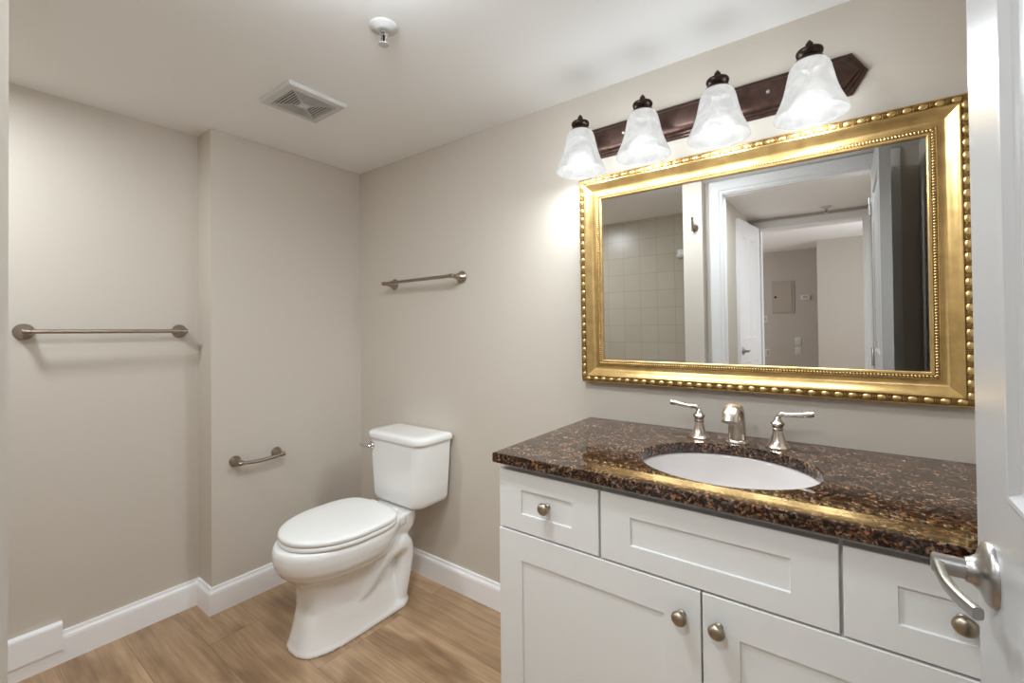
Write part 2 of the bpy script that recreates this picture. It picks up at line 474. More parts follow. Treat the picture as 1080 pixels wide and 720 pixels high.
bm = newbm(); prism(bm, [(1.845, -7.3), (1.845, -6.3), (3.6, -6.3), (3.6, -7.3)], 0, 2.3)
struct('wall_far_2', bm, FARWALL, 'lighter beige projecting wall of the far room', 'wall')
bm = newbm(); box(bm, -1.1, -1.0, -7.2, -5.95, 0, 2.3); box(bm, -1.1, -1.0, -4.45, -3.05, 0, 2.3); box(bm, -1.1, -1.0, -5.95, -4.45, 0, 0.65); box(bm, -1.1, -1.0, -5.95, -4.45, 2.1, 2.3); box(bm, 3.5, 3.6, -6.3, -5.35, 0, 2.3); box(bm, 3.5, 3.6, -3.85, -3.05, 0, 2.3)
box(bm, 3.5, 3.6, -5.35, -3.85, 0, 0.65); box(bm, 3.5, 3.6, -5.35, -3.85, 2.1, 2.3)
box(bm, -1.1, 1.26, -3.09, -2.99, 0, 2.3); box(bm, 2.65, 3.6, -3.09, -2.99, 0, 2.3)
struct('wall_far_3', bm, FARWALL, 'side walls of the far room', 'wall')

# ---- baseboards
BP = [(0.0, 0.0), (0.015, 0.0), (0.015, 0.084), (0.0135, 0.093), (0.009, 0.101), (0.0075, 0.111), (0.0, 0.111)]
def baseboard(name, path, label):
    """path: XY polyline on the wall line; the profile stands on the left side of travel"""
    bm = newbm(); rings = []
    P = [Vector((x, y)) for x, y in path]
    for i, p in enumerate(P):
        d0 = (P[i]-P[i-1]).normalized() if i else (P[1]-P[0]).normalized()
        d1 = (P[i+1]-P[i]).normalized() if i < len(P)-1 else d0
        n0 = Vector((-d0.y, d0.x)); n1 = Vector((-d1.y, d1.x))
        mm = (n0+n1); mm = mm/(1+n0.dot(n1))
        rings.append([(p.x+mm.x*t, p.y+mm.y*t, z) for t, z in BP])
    loft(bm, rings)
    return struct(name, bm, TRIM, label, 'baseboard')
baseboard('baseboard_back', [(1.418, 0.0), (0.0155, 0.0)], 'white baseboard behind the toilet')
baseboard('baseboard_left', [(0.0, -0.0005), (0.0, -0.7312), (-0.139, -0.7312), (-0.139, -1.43)], 'white baseboard stepping round the left wall corner')
bm = newbm()
prof = [(-0.139, 0.052), (-0.117, 0.052), (-0.117, 0.140), (-0.119, 0.146), (-0.124, 0.149), (-0.139, 0.149)]
loft(bm, [[(x, -1.163, z) for x, z in prof], [(x, -1.432, z) for x, z in prof]])
struct('trim_1', bm, TRIM, 'taller white trim block overlapping the baseboard at far left', 'trim')

# ---- casings: profile (u across from the opening outward, depth)
CP = [(0, 0), (0, 0.009), (0.006, 0.011), (0.018, 0.011), (0.024, 0.015), (0.060, 0.017), (0.076, 0.015), (0.080, 0.010), (0.080, 0)]
def casing(name, x0, x1, zt, y, sgn, w, label):
    s = w/0.080
    bm = newbm(); rings = []
    for (x, z, ux, uz) in ((x0, 0, -1, 0), (x0, zt, -1, 1), (x1, zt, 1, 1), (x1, 0, 1, 0)):
        rings.append([(x+ux*u*s, y+sgn*d, z+uz*u*s) for u, d in CP])
    loft(bm, rings)
    return struct(name, bm, CASINGM, label, 'trim')
casing('trim_2', 1.580, 2.335, 1.982, WY, 1, 0.080, 'white moulded casing round the bathroom doorway')
casing('trim_3', 1.590, 2.292, 1.985, -2.95, 1, 0.056, 'white casing of the far doorway seen in the mirror')
# jamb linings
bm = newbm(); box(bm, 1.5755, 1.5795, -1.60, WY-0.0005, 0, 1.978); box(bm, 2.331, 2.3395, -1.60, WY-0.0005, 0, 1.978); box(bm, 1.5755, 2.3395, -1.60, WY-0.0005, 1.978, 1.9845)
struct('trim_4', bm, TRIM, 'white door jamb lining of the bathroom doorway', 'trim')
bm = newbm(); box(bm, 1.5605, 1.585, -3.08, -2.9505, 0, 1.97); box(bm, 2.297, 2.3445, -3.08, -2.9505, 0, 1.97); box(bm, 1.5605, 2.3445, -3.08, -2.9505, 1.97, 1.9845)
struct('trim_5', bm, TRIM, 'white jamb lining of the far doorway', 'trim')

# ------------------------------------------------------------------ vanity cabinet
def shaker(bm, x0, x1, z0, z1, yfront, th, stile, rail, depth=0.0045, slope=0.0014, bev=0.0012):
    """flat framed front facing -Y with a recessed panel"""
    def ring(dx, dz, y): return [(x0+dx, y, z0+dz), (x1-dx, y, z0+dz), (x1-dx, y, z1-dz), (x0+dx, y, z1-dz)]
    loft(bm, [ring(0, 0, yfront+th), ring(0, 0, yfront+bev), ring(bev, bev, yfront), ring(stile, rail, yfront),
              ring(stile+slope, rail+slope, yfront+depth)])

VF = -0.547
van = thing('vanity_cabinet', 'white shaker bathroom vanity cabinet with two drawers and two doors', 'cabinet', (1.945, -0.27, 0))
bm = newbm()
box(bm, 1.420, 1.436, -0.526, -0.004, 0.0, 0.839)
box(bm, 2.456, 2.472, -0.526, -0.004, 0.0, 0.839)
box(bm, 1.436, 2.456, -0.014, -0.004, 0.09, 0.839)
box(bm, 1.436, 2.456, -0.510, -0.014, 0.09, 0.106)
box(bm, 1.436, 2.456, -0.526, -0.508, 0.809, 0.839)   # face frame
box(bm, 1.436, 2.456, -0.526, -0.508, 0.650, 0.680)
box(bm, 1.436, 1.452, -0.526, -0.508, 0.09, 0.809); box(bm, 2.440, 2.456, -0.526, -0.508, 0.09, 0.809)
box(bm, 1.70, 1.735, -0.526, -0.508, 0.680, 0.809); box(bm, 2.155, 2.188, -0.526, -0.508, 0.680, 0.809)
box(bm, 1.436, 2.456, -0.526, -0.508, 0.09, 0.118)
link_obj('cabinet_body', bm, CAB, van, 0)
bm = newbm(); box(bm, 1.436, 2.456, -0.462, -0.45, 0.0, 0.09)
link_obj('toe_kick', bm, CAB, van, 0)
def front(name, x0, x1, z0, z1, stile, rail, knob=None, label=None):
    bm = newbm(); shaker(bm, x0, x1, z0, z1, VF, 0.0205, stile, rail)
    o = link_obj(name, bm, CAB, van, 0)
    if label: o['label'] = label
    if knob:
        kx, kz, rot, base = knob
        bm = newbm()
        lathe(bm, [(0.0085, 0), (0.0085, 0.002), (0.006, 0.004), (0.0052, 0.010), (0.007, 0.0135)], (kx, base, kz), (0, -1, 0), 20)
        a = Vector((math.cos(rot), 0, math.sin(rot))); c = Vector((-math.sin(rot), 0, math.cos(rot)))
        rings = []
        for r, h in [(0.30, 0.0125), (0.72, 0.0140), (0.94, 0.0172), (1.0, 0.0205), (0.93, 0.0245), (0.72, 0.0280), (0.42, 0.0302), (0.05, 0.0310)]:
            rings.append([Vector((kx, base-h, kz)) + a*(0.0160*r*math.cos(2*PI*i/28)) + c*(0.0152*r*math.sin(2*PI*i/28)) for i in range(28)])
        loft(bm, rings)
        k = link_obj('knob', bm, KNOBM, o, 40); k['label'] = 'round aged nickel knob'
    return o
PF = VF + 0.0045
front('drawer', 1.4225, 1.7145, 0.667, 0.8215, 0.0715, 0.046, (1.572, 0.748, 0, PF))
front('drawer_front', 1.7200, 2.1680, 0.667, 0.8215, 0.0715, 0.046, None, 'wide fixed front without a knob below the sink')
front('drawer', 2.1740, 2.4680, 0.667, 0.8215, 0.0715, 0.046, (2.321, 0.748, 0, PF))
front('door', 1.4200, 1.9390, 0.112, 0.662, 0.074, 0.070, (1.902, 0.605, 0, VF))
front('door', 1.9425, 2.4680, 0.112, 0.662, 0.068, 0.070, (1.973, 0.605, 0, VF))

# ------------------------------------------------------------------ countertop with an oval cutout
SX, SY, SA, SB = 1.940, -0.318, 0.200, 0.176
CX0, CX1, CY0, CY1 = 1.4165, 2.483, -0.569, -0.0015
def top_mesh():
    bm = newbm()
    angs = [2*PI*i/96 for i in range(96)]
    for (x, y) in ((CX0, CY0), (CX1, CY0), (CX0, CY1), (CX1, CY1)): angs.append(math.atan2(y-SY, x-SX) % (2*PI))
    angs = sorted(set(angs))
    def rect(a, d, z):
        c, s = math.cos(a), math.sin(a); t = 1e9
        if c > 1e-9: t = min(t, (CX1-d-SX)/c)
        if c < -1e-9: t = min(t, (CX0+d-SX)/c)
        if s > 1e-9: t = min(t, (CY1-d-SY)/s)
        if s < -1e-9: t = min(t, (CY0+d-SY)/s)
        return (SX+c*t, SY+s*t, z)
    def ell(a, d, z):
        r = 1/math.sqrt((math.cos(a)/(SA-d))**2 + (math.sin(a)/(SB-d))**2)
        return (SX+r*math.cos(a), SY+r*math.sin(a), z)
    zt, zb = 0.867, 0.8405
    rings = [[ell(a, 0, zb) for a in angs], [ell(a, 0, zt-0.003) for a in angs], [ell(a, -0.001, zt-0.001) for a in angs],
             [ell(a, -0.003, zt) for a in angs], [rect(a, 0.003, zt) for a in angs], [rect(a, 0.001, zt-0.001) for a in angs],
             [rect(a, 0, zt-0.003) for a in angs], [rect(a, 0, zb+0.002) for a in angs], [rect(a, 0.002, zb) for a in angs]]
    loft(bm, rings, closed=True)
    return bm
tag(link_obj('countertop', top_mesh(), GRANITE, None, 0), 'polished dark brown speckled granite countertop with an oval sink cutout', 'countertop')

# ------------------------------------------------------------------ sink
sink = thing('sink', 'white oval undermount sink set below the granite countertop', 'sink', (SX, SY, 0.70))
bm = newbm()
prof = [(1.06, 0.838), (1.03, 0.8385), (1.012, 0.836), (1.0, 0.828), (0.985, 0.80), (0.95, 0.765), (0.86, 0.73), (0.70, 0.71), (0.45, 0.70), (0.16, 0.695), (0.12, 0.690)]
ins = [[(SX+SA*s*math.cos(2*PI*i/72), SY+SB*s*math.sin(2*PI*i/72), z) for i in range(72)] for s, z in prof]
outp = [(0.16, 0.680), (0.50, 0.688), (0.74, 0.698), (0.90, 0.720), (0.99, 0.755), (1.03, 0.80), (1.04, 0.825), (1.06, 0.828)]
outs = [[(SX+SA*s*math.cos(2*PI*i/72), SY+SB*s*math.sin(2*PI*i/72), z) for i in range(72)] for s, z in outp]
loft(bm, ins + outs, closed=True)
link_obj('basin', bm, SINKM, sink, 60)
bm = newbm(); lathe(bm, [(0.024, 0.688), (0.0275, 0.700), (0.026, 0.703), (0.020, 0.7035), (0.019, 0.699), (0.016, 0.703), (0.010, 0.706), (0.001, 0.707)], (SX, SY, 0))
link_obj('drain', bm, NICKEL, sink, 40)

# ------------------------------------------------------------------ faucet
ZT = 0.8672
fau = thing('faucet', 'brushed nickel widespread faucet with two lever handles behind the oval sink', 'faucet', (1.93, -0.1, ZT))
def handle(x, y, s):
    bm = newbm()
    lathe(bm, [(0.0300, 0), (0.0300, 0.003), (0.0270, 0.006), (0.0212, 0.013), (0.0168, 0.024), (0.0134, 0.037), (0.0118, 0.047), (0.0138, 0.0495),
               (0.0138, 0.0515), (0.0120, 0.0535), (0.0138, 0.058), (0.0172, 0.0645), (0.0174, 0.0665), (0.0125, 0.070), (0.0085, 0.076), (0.0072, 0.081), (0.003, 0.084)],
          (x, y, ZT), (0, 0, 1), 28)
    h = link_obj('handle', bm, NICKEL, fau, 40)
    bm = newbm()
    p = smooth_path([(x, y, ZT+0.074), (x+s*0.002, y, ZT+0.084), (x+s*0.010, y-0.001, ZT+0.0905), (x+s*0.022, y-0.001, ZT+0.0905), (x+s*0.045, y-0.002, ZT+0.0925), (x+s*0.072, y-0.003, ZT+0.0965), (x+s*0.083, y-0.003, ZT+0.098)], 5)
    r = lerp_list([0.0065, 0.0060, 0.0062, 0.0050, 0.0066, 0.0078, 0.0066], len(p))
    tube(bm, p, r, 14, [(1.0, 0.85)]*len(p))
    # small ring where the lever leaves the elbow
    lathe(bm, [(0.004, -0.002), (0.0075, -0.0015), (0.0075, 0.0015), (0.004, 0.002)], (x+s*0.021, y-0.001, ZT+0.0905), (s, 0, 0.03), 18)
    link_obj('lever', bm, NICKEL, h, 40)
handle(1.8265, -0.098, -1)
handle(2.0300, -0.098, 1)
bm = newbm()
fx, fy = 1.9285, -0.096
loft(bm, [rrect(fx, fy, a, b, min(a, b)*0.92, ZT+z, 6) for a, b, z in [(0.0290, 0.0265, 0), (0.0290, 0.0265, 0.004), (0.0265, 0.0240, 0.007), (0.0215, 0.0200, 0.0105), (0.0205, 0.019, 0.014)]])
p = smooth_path([(fx, fy, ZT+0.010), (fx, fy, ZT+0.045), (fx, fy-0.004, ZT+0.075), (fx, fy-0.022, ZT+0.098), (fx, fy-0.052, ZT+0.103), (fx, fy-0.080, ZT+0.092), (fx, fy-0.096, ZT+0.072)], 6)
fl = [(lerp_list([1.0, 1.0, 1.0, 1.1, 1.2, 1.22, 1.2], len(p))[i], lerp_list([1.0, 0.95, 0.85, 0.72, 0.62, 0.6, 0.62], len(p))[i]) for i in range(len(p))]
tube(bm, p, lerp_list([0.0235, 0.0228, 0.0215, 0.0198, 0.0182, 0.0176, 0.0172], len(p)), 20, fl)
link_obj('spout', bm, NICKEL, fau, 45)
bm = newbm(); lathe(bm, [(0.0028, 0), (0.0028, 0.085), (0.006, 0.089), (0.0072, 0.094), (0.005, 0.099), (0.001, 0.1005)], (fx+0.001, fy+0.036, ZT), (0, 0, 1), 16)
link_obj('lift_rod', bm, NICKEL, fau, 40)

# ------------------------------------------------------------------ mirror in gold frame
MX0, MX1, MZ0, MZ1 = 1.399, 2.4285, 1.0005, 1.7365
mir = thing('wall_mirror', 'large rectangular wall mirror in an ornate gold frame above the vanity', 'mirror', (0.5*(MX0+MX1), -0.003, MZ0))
def rect_sweep(bm, prof, x0, x1, z0, z1):
    rings = []
    for (x, z, ux, uz) in ((x0, z0, 1, 1), (x1, z0, -1, 1), (x1, z1, -1, -1), (x0, z1, 1, -1)):
        rings.append([(x+ux*u, -d, z+uz*u) for u, d in prof])
    loft(bm, rings, closed=True)
FRP = [(0, 0.003), (0, 0.028), (0.003, 0.032), (0.0045, 0.0325), (0.006, 0.0305), (0.020, 0.0305), (0.0215, 0.0335), (0.0245, 0.0345), (0.027, 0.033)]
for k in range(1, 10):            # concave cove falling to the glass
    t = k/9
    FRP.append((0.027+0.033*t, 0.033-0.0165*math.sin(t*PI/2)**1.0 + 0.0015*math.sin(t*PI)*-1))
FRP += [(0.0615, 0.0185), (0.0635, 0.0190), (0.065, 0.0170), (0.072, 0.0168), (0.0735, 0.0185), (0.078, 0.0175), (0.0800, 0.0150), (0.0800, 0.003)]
bm = newbm(); rect_sweep(bm, FRP, MX0, MX1, MZ0, MZ1)
fr = link_obj('frame', bm, GOLD, mir, 30)
# dark ground under the bead rows
bm = newbm()
rect_sweep(bm, [(0.0062, 0.0306), (0.0062, 0.0312), (0.0198, 0.0312), (0.0198, 0.0306)], MX0, MX1, MZ0, MZ1)
rect_sweep(bm, [(0.0652, 0.0169), (0.0652, 0.0176), (0.0718, 0.0176), (0.0718, 0.0169)], MX0, MX1, MZ0, MZ1)
link_obj('brown_band', bm, BROWNGOLD, fr, 0)['label'] = 'dark brown ground behind the beads'
def ellipsoid(bm, c, ax, ay, az, nu=10, nv=6, ux=Vector((1, 0, 0)), uz=Vector((0, 0, 1))):
    c = Vector(c); uy = Vector((0, -1, 0)); rings = []
    for j in range(nv+1):
        ph = PI*j/nv; s = max(math.sin(ph), 0.02)
        rings.append([c + ux*(ax*math.cos(ph)) + uz*(az*s*math.cos(2*PI*i/nu)) + uy*(ay*s*math.sin(2*PI*i/nu)) for i in range(nu)])
    loft(bm, rings)
def along_rect(off, spacing):
    """positions along the four sides at inset off: (x, z, dir)"""
    x0, x1, z0, z1 = MX0+off, MX1-off, MZ0+off, MZ1-off
    for (ax, az, bx, bz) in ((x0, z0, x1, z0), (x1, z0, x1, z1), (x1, z1, x0, z1), (x0, z1, x0, z0)):
        L = math.hypot(bx-ax, bz-az); n = round(L/spacing)
        d = Vector(((bx-ax)/L, 0, (bz-az)/L))
        for k in range(n):
            t = (k+0.5)/n
            yield Vector((ax+(bx-ax)*t, 0, az+(bz-az)*t)), d, L/n
bm = newbm()
for pz, d, sp in along_rect(0.013, 0.0295):
    w = Vector((-d.z, 0, d.x))
    c = Vector((pz.x, -0.0318, pz.z))
    ellipsoid(bm, c, sp*0.34, 0.0052, 0.0074, 12, 8, d, w)
    for e in (0.41, 0.5, 0.59):   # darts between the eggs
        c2 = c + d*(sp*e)
        ellipsoid(bm, c2, sp*0.045, 0.0046, 0.0072, 6, 4, d, w)
link_obj('beading', bm, PALEGOLD, fr, 50)['label'] = 'outer row of raised egg beads'
bm = newbm()
for pz, d, sp in along_rect(0.0685, 0.0072):
    w = Vector((-d.z, 0, d.x)); dd = (d*0.8 + w*0.35).normalized(); ww = Vector((-dd.z, 0, dd.x))
    ellipsoid(bm, (pz.x, -0.0180, pz.z), 0.0026, 0.0032, 0.0040, 7, 4, dd, ww)
link_obj('rope_beading', bm, PALEGOLD, fr, 50)['label'] = 'inner row of small twisted rope beads'
bm = newbm()
def grect(d, y): return [(MX0+0.076+d, y, MZ0+0.076+d), (MX1-0.076-d, y, MZ0+0.076+d), (MX1-0.076-d, y, MZ1-0.076-d), (MX0+0.076+d, y, MZ1-0.076-d)]
loft(bm, [grect(0, -0.0045), grect(0, -0.0090), grect(0.0002, -0.0092)])
link_obj('mirror_glass', bm, MIRROR, mir, 0)['label'] = 'clear silvered glass'
mir.rotation_euler = (math.radians(0.5), 0, 0)

# ------------------------------------------------------------------ vanity light
LZ, LY = 1.8655, -0.128
LXS = [1.4575 + 0.2203*i for i in range(4)]
lt = thing('vanity_light', 'dark bronze four-light vanity bar with lit white bell shades above the mirror', 'light fixture', (1.788, 0, LZ))
bm = newbm()
def hexring(d, y):
    x0, x1, hz, t = 1.336+d*1.1, 2.240-d*1.1, 0.0555-d, 0.034
    hz = max(hz, 0.004)
    return [(x0, y, LZ), (x0+t, y, LZ-hz), (x1-t, y, LZ-hz), (x1, y, LZ), (x1-t, y, LZ+hz), (x0+t, y, LZ+hz)]
loft(bm, [hexring(0, -0.001), hexring(0, -0.008), hexring(0.002, -0.010), hexring(0.007, -0.0105), hexring(0.009, -0.016), hexring(0.015, -0.0165),
          hexring(0.0165, -0.022), hexring(0.020, -0.0265), hexring(0.026, -0.0295), hexring(0.034, -0.0305)])
link_obj('back_plate', bm, BRONZE, lt, 20)
for sx in (0.5*(LXS[0]+LXS[1])+0.005, 0.5*(LXS[2]+LXS[3])+0.005):
    bm = newbm(); lathe(bm, [(0.0065, 0.0300), (0.0065, 0.0325), (0.005, 0.0350), (0.001, 0.036)], (sx, 0, LZ+0.004), (0, -1, 0), 16)
    link_obj('cap_nut', bm, SATIN, lt, 40)['label'] = 'small bright cap nut'
for x in LXS:
    bm = newbm()
    p = smooth_path([(x, -0.028, LZ-0.006), (x, -0.055, LZ-0.008), (x, -0.085, LZ+0.004), (x, -0.112, LZ+0.018), (x, LY, LZ+0.020)], 5)
    tube(bm, p, 0.0075, 12)
    lathe(bm, [(0.021, 0), (0.021, 0.003), (0.015, 0.008), (0.009, 0.011)], (x, -0.029, LZ-0.006), (0, -1, 0), 20)
    link_obj('arm', bm, BRONZE, lt, 40)
    bm = newbm()
    lathe(bm, [(0.004, 1.866), (0.029, 1.868), (0.033, 1.873), (0.0315, 1.877), (0.0255, 1.880), (0.0235, 1.8835), (0.0265, 1.8865), (0.0300, 1.8915), (0.0310, 1.8960),
               (0.0290, 1.9010), (0.0210, 1.9050), (0.0105, 1.9075), (0.0065, 1.9095), (0.0058, 1.9115), (0.0085, 1.9150), (0.0088, 1.9180), (0.0062, 1.9220), (0.0030, 1.9265), (0.0008, 1.9285)], (x, LY, 0), (0, 0, 1), 28)
    link_obj('finial_cap', bm, FINIALM, lt, 40)
    bm = newbm()
    prof = [(0.0300, 1.8725), (0.0375, 1.8690), (0.0440, 1.8600), (0.0480, 1.8480), (0.0515, 1.8320), (0.0555, 1.8130), (0.0600, 1.7950), (0.0660, 1.7770), (0.0735, 1.7600), (0.0800, 1.7460), (0.0832, 1.7370), (0.0838, 1.7335)]
    lathe_open = prof + [(r-0.0028, h+0.0006) for r, h in prof[::-1]]
    rings = [[(x+r*math.cos(2*PI*i/36), LY+r*math.sin(2*PI*i/36), h) for i in range(36)] for r, h in lathe_open]
    loft(bm, rings, closed=True)
    sh = link_obj('lamp_shade', bm, SHADEM, lt, 60); sh['label'] = 'lit white alabaster glass bell shade'
    bm = newbm()
    lathe(bm, [(0.004, 1.822), (0.010, 1.818), (0.018, 1.810), (0.026, 1.796), (0.0285, 1.782), (0.026, 1.768), (0.018, 1.757), (0.001, 1.7515)], (x, LY, 0), (0, 0, 1), 20)
    bo = link_obj('light_bulb', bm, BULBM, sh, 60); bo['label'] = 'glowing bulb'
    d = bpy.data.lights.new('bulb_light', 'POINT'); d.energy = BULB_W; d.shadow_soft_size = 0.055; d.color = (0.905, 0.985, 1.03)
    lo = bpy.data.objects.new('bulb_light', d); lo.location = (x, LY, 1.776); COL.objects.link(lo)

# ------------------------------------------------------------------ toilet
TX = 0.518
toi = thing('toilet', 'white two-piece porcelain toilet with closed lid in the corner', 'toilet', (TX, -0.38, 0))
bm = newbm()
rows = [  # z, y0, yf, yb, w, nf, nb
    (0.000, -0.38, -0.656, -0.170, 0.120, 3.2, 3.0), (0.010, -0.38, -0.656, -0.170, 0.120, 3.2, 3.0), (0.022, -0.38, -0.650, -0.180, 0.114, 3.2, 3.0),
    (0.060, -0.38, -0.640, -0.200, 0.106, 3.2, 3.0), (0.140, -0.39, -0.622, -0.22, 0.097, 3.1, 2.6), (0.220, -0.39, -0.623, -0.22, 0.097, 2.9, 2.4),
    (0.258, -0.41, -0.632, -0.235, 0.110, 2.5, 2.2), (0.274, -0.43, -0.660, -0.245, 0.140, 2.2, 2.2), (0.292, -0.44, -0.686, -0.235, 0.163, 2.1, 2.2),
    (0.318, -0.44, -0.703, -0.225, 0.178, 2.1, 2.2), (0.350, -0.44, -0.711, -0.215, 0.186, 2.05, 2.3), (0.380, -0.44, -0.711, -0.21, 0.188, 2.05, 2.4), (0.397, -0.44, -0.704, -0.21, 0.182, 2.05, 2.5)]
loft(bm, [egg(TX, y0, yf, yb, w, nf, nb, z) for z, y0, yf, yb, w, nf, nb in rows])
# deck under the tank
loft(bm, [rrect(TX, -0.225, a, b, 0.05, z, 6) for a, b, z in [(0.070, 0.06, 0.285), (0.092, 0.080, 0.300), (0.106, 0.088, 0.325), (0.113, 0.092, 0.360), (0.115, 0.092, 0.398)]])
# neck widening forward from deck into bowl
loft(bm, [rrect(TX, -0.27, 0.13, 0.07, 0.05, z, 6) for z in (0.36, 0.398)])
# trapway relief on both sides and the back foot
for s in (-1, 1):
    p = smooth_path([(TX+s*0.060, -0.46, 0.10), (TX+s*0.072, -0.385, 0.165), (TX+s*0.078, -0.315, 0.245), (TX+s*0.074, -0.245, 0.270), (TX+s*0.066, -0.195, 0.240), (TX+s*0.062, -0.195, 0.160), (TX+s*0.060, -0.225, 0.03)], 6)
    tube(bm, p, lerp_list([0.030, 0.040, 0.046, 0.048, 0.046, 0.044, 0.044], len(p)), 16)
loft(bm, [rrect(TX, -0.24, 0.055, 0.075, 0.03, z, 6) for z in (0.0, 0.30)])
loft(bm, [rrect(TX, -0.33, hx_, hy_, 0.09, z, 6) for hx_, hy_, z in ((0.118, 0.172, 0.0), (0.118, 0.172, 0.018), (0.106, 0.160, 0.034))])
me0 = bpy.data.meshes.new('t'); bmesh.ops.recalc_face_normals(bm, faces=bm.faces[:]); bm.to_mesh(me0); bm.free()
tmp = bpy.data.objects.new('bowl_source', me0); COL.objects.link(tmp)
md = tmp.modifiers.new('r', 'REMESH'); md.mode = 'VOXEL'; md.voxel_size = 0.0055; md.use_smooth_shade = True
ms = tmp.modifiers.new('s', 'SMOOTH'); ms.factor = 0.5; ms.iterations = 9
bpy.context.view_layer.update()
dg = bpy.context.evaluated_depsgraph_get()
me = bpy.data.meshes.new_from_object(tmp.evaluated_get(dg)); me.name = 'bowl'
bpy.data.objects.remove(tmp)
zmin = min(v.co.z for v in me.vertices)
for v in me.vertices: v.co.z -= zmin
me.materials.clear(); me.materials.append(PORC)
for pl in me.polygons: pl.use_smooth = True
bowl = bpy.data.objects.new('bowl', me); COL.objects.link(bowl); bowl.parent = toi; bowl.matrix_parent_inverse = pinv(toi)
def plate(rows, name, material):
    bm = newbm()
    loft(bm, [egg(TX, -0.455, -0.455-(0.232-d), -0.262+(-d), 0.190-d, 2.05, 3.6, z, 72) for d, z in rows])
    return link_obj(name, bm, material, toi, 40)
plate([(0.004, 0.399), (0.001, 0.401), (0, 0.404), (0, 0.412), (0.002, 0.4145), (0.006, 0.4155)], 'seat', SEATM)
plate([(0.006, 0.4175), (0.002, 0.4185), (0, 0.421), (0, 0.429), (0.002, 0.434), (0.008, 0.4375), (0.020, 0.4392), (0.06, 0.4405), (0.11, 0.441)], 'lid', SEATM)
for s in (-1, 1):
    bm = newbm(); bbox_bev(bm, TX+s*0.075-0.022, TX+s*0.075+0.022, -0.268, -0.235, 0.399, 0.424, 0.006, 3)
    link_obj('hinge', bm, SEATM, toi, 40)
# tank
bm = newbm()
TC = -0.1105
loft(bm, [rrect(TX+0.010, TC, hx, hy, r, z, 8, rb) for hx, hy, r, rb, z in [
    (0.120, 0.060, 0.035, 0.02, 0.407), (0.152, 0.080, 0.045, 0.02, 0.410), (0.166, 0.088, 0.05, 0.02, 0.420), (0.172, 0.092, 0.052, 0.02, 0.438), (0.176, 0.094, 0.054, 0.02, 0.50),
    (0.184, 0.0985, 0.056, 0.02, 0.64), (0.186, 0.100, 0.056, 0.02, 0.692)]])
link_obj('tank', bm, PORC, toi, 60)
bm = newbm()
loft(bm, [rrect(TX+0.010, TC-0.002, hx, hy, r, z, 8, 0.02) for hx, hy, r, z in [
    (0.185, 0.100, 0.056, 0.6915), (0.193, 0.1045, 0.060, 0.6925), (0.1955, 0.106, 0.062, 0.697), (0.1955, 0.106, 0.062, 0.708), (0.194, 0.1045, 0.060, 0.715), (0.189, 0.100, 0.056, 0.721), (0.178, 0.090, 0.05, 0.7245), (0.145, 0.065, 0.04, 0.7255)]])
link_obj('tank_lid', bm, PORC, toi, 60)
bm = newbm()
fa = math.radians(258); hz = 0.655
fc = Vector((TX+0.010-0.1845+0.056, TC-0.0987+0.056, hz)); fn = Vector((math.cos(fa), math.sin(fa), 0))
fp = fc + fn*0.055
lathe(bm, [(0.0175, -0.004), (0.0175, 0.005), (0.0145, 0.009), (0.010, 0.010), (0.009, 0.022)], fp, fn, 22)
q0 = fp + fn*0.018
p = smooth_path([q0+Vector((0.004, 0, 0)), q0+Vector((-0.012, -0.003, 0)), q0+Vector((-0.036, -0.006, 0.001)), q0+Vector((-0.060, -0.004, 0.001))], 5)
tube(bm, p, lerp_list([0.0092, 0.0082, 0.0086, 0.0072], len(p)), 12)
link_obj('flush_lever', bm, CHROME, toi, 40)['label'] = 'chrome flush lever'
for s in (-1, 1):
    bm = newbm(); lathe(bm, [(0.015, 0.018), (0.015, 0.027), (0.011, 0.034), (0.002, 0.037)], (TX+s*0.093, -0.300, 0), (0, 0, 1), 18)
    link_obj('bolt_cap', bm, PORC, toi, 40)

# ------------------------------------------------------------------ towel bars, paper holder, hook
def bell(bm, p, axis, L, R=0.028, r=0.0085):
    prof = [(R, 0), (R, 0.003), (R*0.93, 0.006)]
    for k in range(1, 9):
        t = k/8
        prof.append((r + (R*0.93-r)*(1-t)**2.2, 0.006+(L-0.006)*t))
    prof += [(r*0.9, L+0.004), (r*0.5, L+0.007), (0.001, L+0.008)]
    lathe(bm, prof, p, axis, 24)
def rail(name, label, cat, a, b, axis, L, group=None, bow=0, R=0.028):
    """a, b: mounting points on the wall"""
    a, b, ax = Vector(a), Vector(b), Vector(axis)
    t = thing(name, label, cat, (a+b)/2, group)
    for p in (a, b):
        bm = newbm(); bell(bm, p, ax, L, R)
        # collar that grips the bar
        bd = (b-a).normalized()
        lathe(bm, [(0.004, -0.013), (0.0095, -0.011), (0.0110, 0.0), (0.0095, 0.011), (0.004, 0.013)], p+ax*L, bd, 18)
        link_obj('post', bm, BARM, t, 40)
    bm = newbm()
    n = 14
    pts = [a+ax*L + (b-a)*(k/n) - Vector((0, 0, bow*math.sin(PI*k/n))) for k in range(n+1)]
    tube(bm, pts, 0.0075 if not bow else [0.0065+0.0018*math.sin(PI*k/n) for k in range(n+1)], 16)
    link_obj('bar', bm, BARM, t, 40)
    return t
rail('towel_bar', 'straight nickel towel bar on the far-left wall', 'towel bar', (-0.139, -1.258, 1.203), (-0.139, -0.803, 1.199), (1, 0, 0), 0.062)
rail('towel_bar', 'nickel towel bar on the back wall above the toilet tank', 'towel bar', (0.300, 0, 1.428), (0.775, 0, 1.432), (0, -1, 0), 0.066)
rail('toilet_paper_holder', 'short curved nickel paper holder low on the wall beside the toilet', 'paper holder', (0, -0.640, 0.622), (0, -0.462, 0.622), (1, 0, 0), 0.058, None, 0.007, 0.024)
